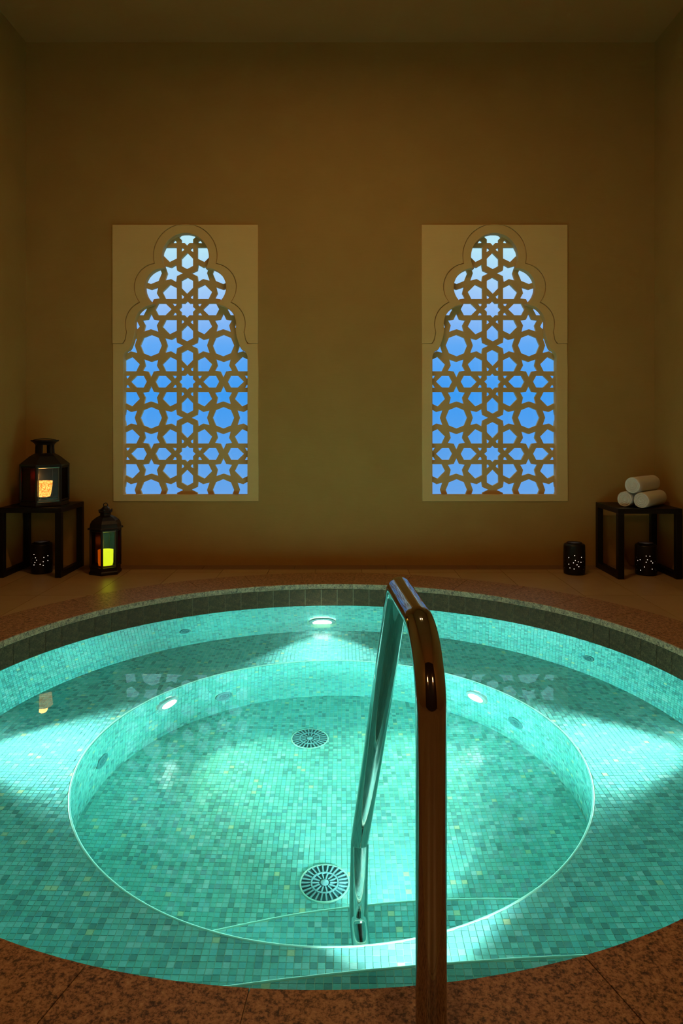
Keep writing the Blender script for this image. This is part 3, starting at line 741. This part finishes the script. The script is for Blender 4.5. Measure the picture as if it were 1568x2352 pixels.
latho('cup_stand', [(.0005, .031), (.05, .031), (.05, .038), (.02, .044), (.02, .058), (.034, .061), (.0005, .0615)], M['bronze'], bl, 24, Matrix.Translation((.008, -.035, 0)))
ld = bpy.data.lights.new('votive_candle_light', 'POINT'); ld.energy = .6; ld.color = (1, .5, .16); ld.shadow_soft_size = .03
lo = bpy.data.objects.new('votive_candle_light', ld); COL.objects.link(lo); lo.parent = bl; lo.location = (-.002, -.03, .19)

# floor lantern
GX, GY = -1.622, 4.78
fl_ = thing('floor_lantern', 'tall dark metal floor lantern glowing green beside the black table', 'lantern', (GX, GY, 0), 0, 'candle lanterns on the left')
R = .106; ph = math.radians(-86)
hexloft('lantern_base', [(R * 1.02, 0), (R * 1.05, .010), (R * 1.04, .018), (R * .97, .026), (R * .97, .048), (R * .90, .050)], ph, M['bronze'], fl_)
gp = [M['glass_green'], M['glass_purple'], M['glass_dim'], M['glass_dim'], M['glass_dim'], M['glass_amber']]
hexbody(fl_, R * .97, .050, .305, ph, .0065, gp, M['bronze'])
hexloft('lantern_roof', [(R * .95, .304), (R * 1.06, .306), (R * 1.08, .314), (R * 1.02, .320), (R * .98, .345), (R * .86, .366), (R * .60, .386), (R * .36, .398), (R * .34, .412)], ph, M['bronze'], fl_)
hexloft('lantern_crown', [(R * .34, .412), (R * .44, .418), (R * .42, .424), (R * .30, .430), (R * .26, .446), (R * .12, .462)], ph, M['bronze'], fl_)
for k in range(6):
    a = ph + PI / 3 * k
    latho('crown_bead', [(.0004, .424), (.006, .428), (.007, .433), (.004, .439), (.0004, .442)], M['bronze'], fl_, 10, Matrix.Translation((R * .40 * math.cos(a), R * .40 * math.sin(a), 0)))
for k in range(6):
    a = ph + PI / 3 * k
    latho('eave_bead', [(.0004, .304), (.006, .307), (.007, .312), (.004, .318), (.0004, .320)], M['bronze'], fl_, 10, Matrix.Translation((R * 1.08 * math.cos(a), R * 1.08 * math.sin(a), 0)))
bm = bmesh.new(); sweep(bm, [(.014 * math.sin(2 * PI * k / 20), 0, .468 + .014 * math.cos(2 * PI * k / 20)) for k in range(21)], .0035, 8, False); bm_obj('hanging_ring', bm, M['bronze'], fl_, True)
latho('candle_glass', [(.030, .055), (.046, .056), (.050, .075), (.051, .160), (.048, .160), (.046, .075), (.030, .066)], M['green_glow'], fl_, 30)
latho('candle_dish', [(.0005, .0505), (.055, .0505), (.055, .055), (.0005, .055)], M['bronze'], fl_, 24)
ld = bpy.data.lights.new('floor_candle_light', 'POINT'); ld.energy = .25; ld.color = (1, .75, .25); ld.shadow_soft_size = .03
lo = bpy.data.objects.new('floor_candle_light', ld); COL.objects.link(lo); lo.parent = fl_; lo.location = (0, 0, .20)

# ================================================================== PIERCED CANDLE POTS
def pot(label, x, y, ang, seed):
    t_ = thing('candle_pot', label, 'candle holder', (x, y, 0), ang, 'pierced candle pots on the floor')
    rnd = random.Random(seed); n = 116
    prof = [(.060, 0), (.066, .002)] + [(.0705 + .002 * math.sin(PI * k / 46), .006 + .19 * k / 46) for k in range(47)] + [(.067, .203), (.060, .2065), (.052, .209), (.050, .216), (.046, .216)]
    bm = bmesh.new(); lathe(bm, prof, n, None, True); bm.faces.ensure_lookup_table()
    kill = []
    used = []
    for _ in range(400):
        j, k = rnd.randint(7, 31), rnd.randint(0, n - 1)
        if all(math.hypot(j - a, min(abs(k - c), n - abs(k - c))) > 4.2 for a, c in used): used.append((j, k))
        if len(used) >= 46: break
    for j, k in used: kill.append(bm.faces[(2 + j) * n + k])
    bmesh.ops.delete(bm, geom=kill, context='FACES')
    bm_obj('pot_body', bm, M['pot'], t_, True, 40)
    latho('candle_glow', [(.0005, .012), (.050, .012), (.052, .10), (.050, .150), (.0005, .152)], M['hole_glow'], t_, 24)
    latho('wax_glow', [(.0005, .196), (.046, .196)], M['glow_top'], t_, 24, None, True)
    return t_
pot('pierced dark candle pot standing under the lantern table', -2.068, 4.795, .3, 3)
pot('pierced dark candle pot standing on open floor left of the towel table', 1.594, 4.760, 1.2, 11)
pot('pierced dark candle pot standing under the towel table', 2.075, 4.740, 2.3, 23)

# ================================================================== ROLLED TOWELS
def towel(label, c, r, L, heading, seed):
    t_ = thing('rolled_towel', label, 'towel', c, heading, 'rolled white towels')
    rnd = random.Random(seed); bm = bmesh.new(); n = 40
    prof = [(-L / 2 + .004, .80), (-L / 2, .93), (-L / 2 + .008, 1.0)] + [(-L / 2 + L * k / 8, 1.0 + rnd.uniform(-.012, .012)) for k in range(1, 8)] + [(L / 2 - .008, 1.0), (L / 2, .93), (L / 2 - .004, .80)]
    rings = []
    for x, s in prof: rings.append([bm.verts.new((x, r * s * (1 + .012 * math.sin(3 * a + 9 * x)) * math.cos(a), r * s * (1 - .03 * (math.sin(a) < -.7)) * math.sin(a))) for a in [2 * PI * k / n for k in range(n)]])
    for a, c_ in zip(rings, rings[1:]):
        for k in range(n): bm.faces.new((a[k], a[(k + 1) % n], c_[(k + 1) % n], c_[k]))
    bm.faces.new(rings[0][::-1]); bm.faces.new(rings[-1])
    bm_obj('towel_roll', bm, M['towel'], t_, True, 60)
    for sx_ in (-1, 1):            # spiral layers at the ends
        bm = bmesh.new(); pts = []
        for k in range(110):
            th = 2 * PI * 3.6 * k / 109; rr = r * (.08 + .80 * k / 109); pts.append((sx_ * (L / 2 - .004), rr * math.cos(th), rr * math.sin(th)))
        sweep(bm, pts, r * .085, 8); bm_obj('end_spiral', bm, M['towel'], t_, True)
    bm = bmesh.new()             # loose outer edge along the roll
    sweep(bm, [(-L / 2 + .01 + (L - .02) * k / 10, r * .72, -r * .70) for k in range(11)], .005, 8); bm_obj('towel_hem', bm, M['towel'], t_, True)
hd = math.radians(46); ax_ = Vector((math.cos(hd), math.sin(hd)))
pr = Vector((math.sin(hd), -math.cos(hd)))       # to the near right
r_ = .0525; Lt = .33
front = Vector((1.905, 4.64))
cR = front + ax_ * Lt / 2 + pr * .055 + Vector((.035, -.01)); cL = cR - pr * .107
towel('rolled white towel at lower right of the stack', (cR.x, cR.y, TH_ + r_), r_, Lt, hd, 1)
towel('rolled white towel at lower left of the stack', (cL.x - .01, cL.y, TH_ + r_ - .001), r_ - .001, Lt - .03, hd, 2)
cT = (cR + cL) / 2
towel('rolled white towel lying on top of the two others', (cT.x, cT.y - .005, TH_ + r_ + .0965), r_ + .002, Lt, hd - .04, 3)

# ================================================================== CEILING DOWNLIGHTS (out of the frame, above and behind)
for (x, y), lab in (((-.25, 2.85), 'recessed warm downlight in the ceiling over the left of the pool'), ((.25, 2.85), 'recessed warm downlight in the ceiling over the right of the pool')):
    t_ = thing('ceiling_downlight', lab, 'ceiling light', (x, y, ZC), 0, 'recessed ceiling downlights')
    latho('trim_ring', [(.085, 0), (.085, -.004), (.062, -.008), (.060, -.002)], M['steel_b'], t_, 32)
    latho('lamp_disc', [(.0005, -.003), (.060, -.003)], M['lamp_down'], t_, 28, None, True)

# wall sconces on the wall behind the viewer
M['sconce'] = emit('sconce_glow', (1.0, .56, .20), SCONCE_E)
for x, lab in ((-1.0, 'warm glass wall lamp behind the viewer on the left'), (1.0, 'warm glass wall lamp behind the viewer on the right')):
    t_ = thing('wall_lamp', lab, 'wall lamp', (x, YB, 1.95), 0, 'warm wall lamps behind the viewer')
    boxo('back_plate', -.05, .05, 0, .015, -.10, .10, M['steel_b'], t_, .004)
    boxo('bracket', -.012, .012, .015, .06, -.012, .012, M['steel_b'], t_, .002)
    latho('lamp_glass', [(.0005, -.14), (.06, -.135), (.075, -.10), (.075, .10), (.06, .135), (.0005, .14)], M['sconce'], t_, 28, Matrix.Translation((0, .14, 0)))
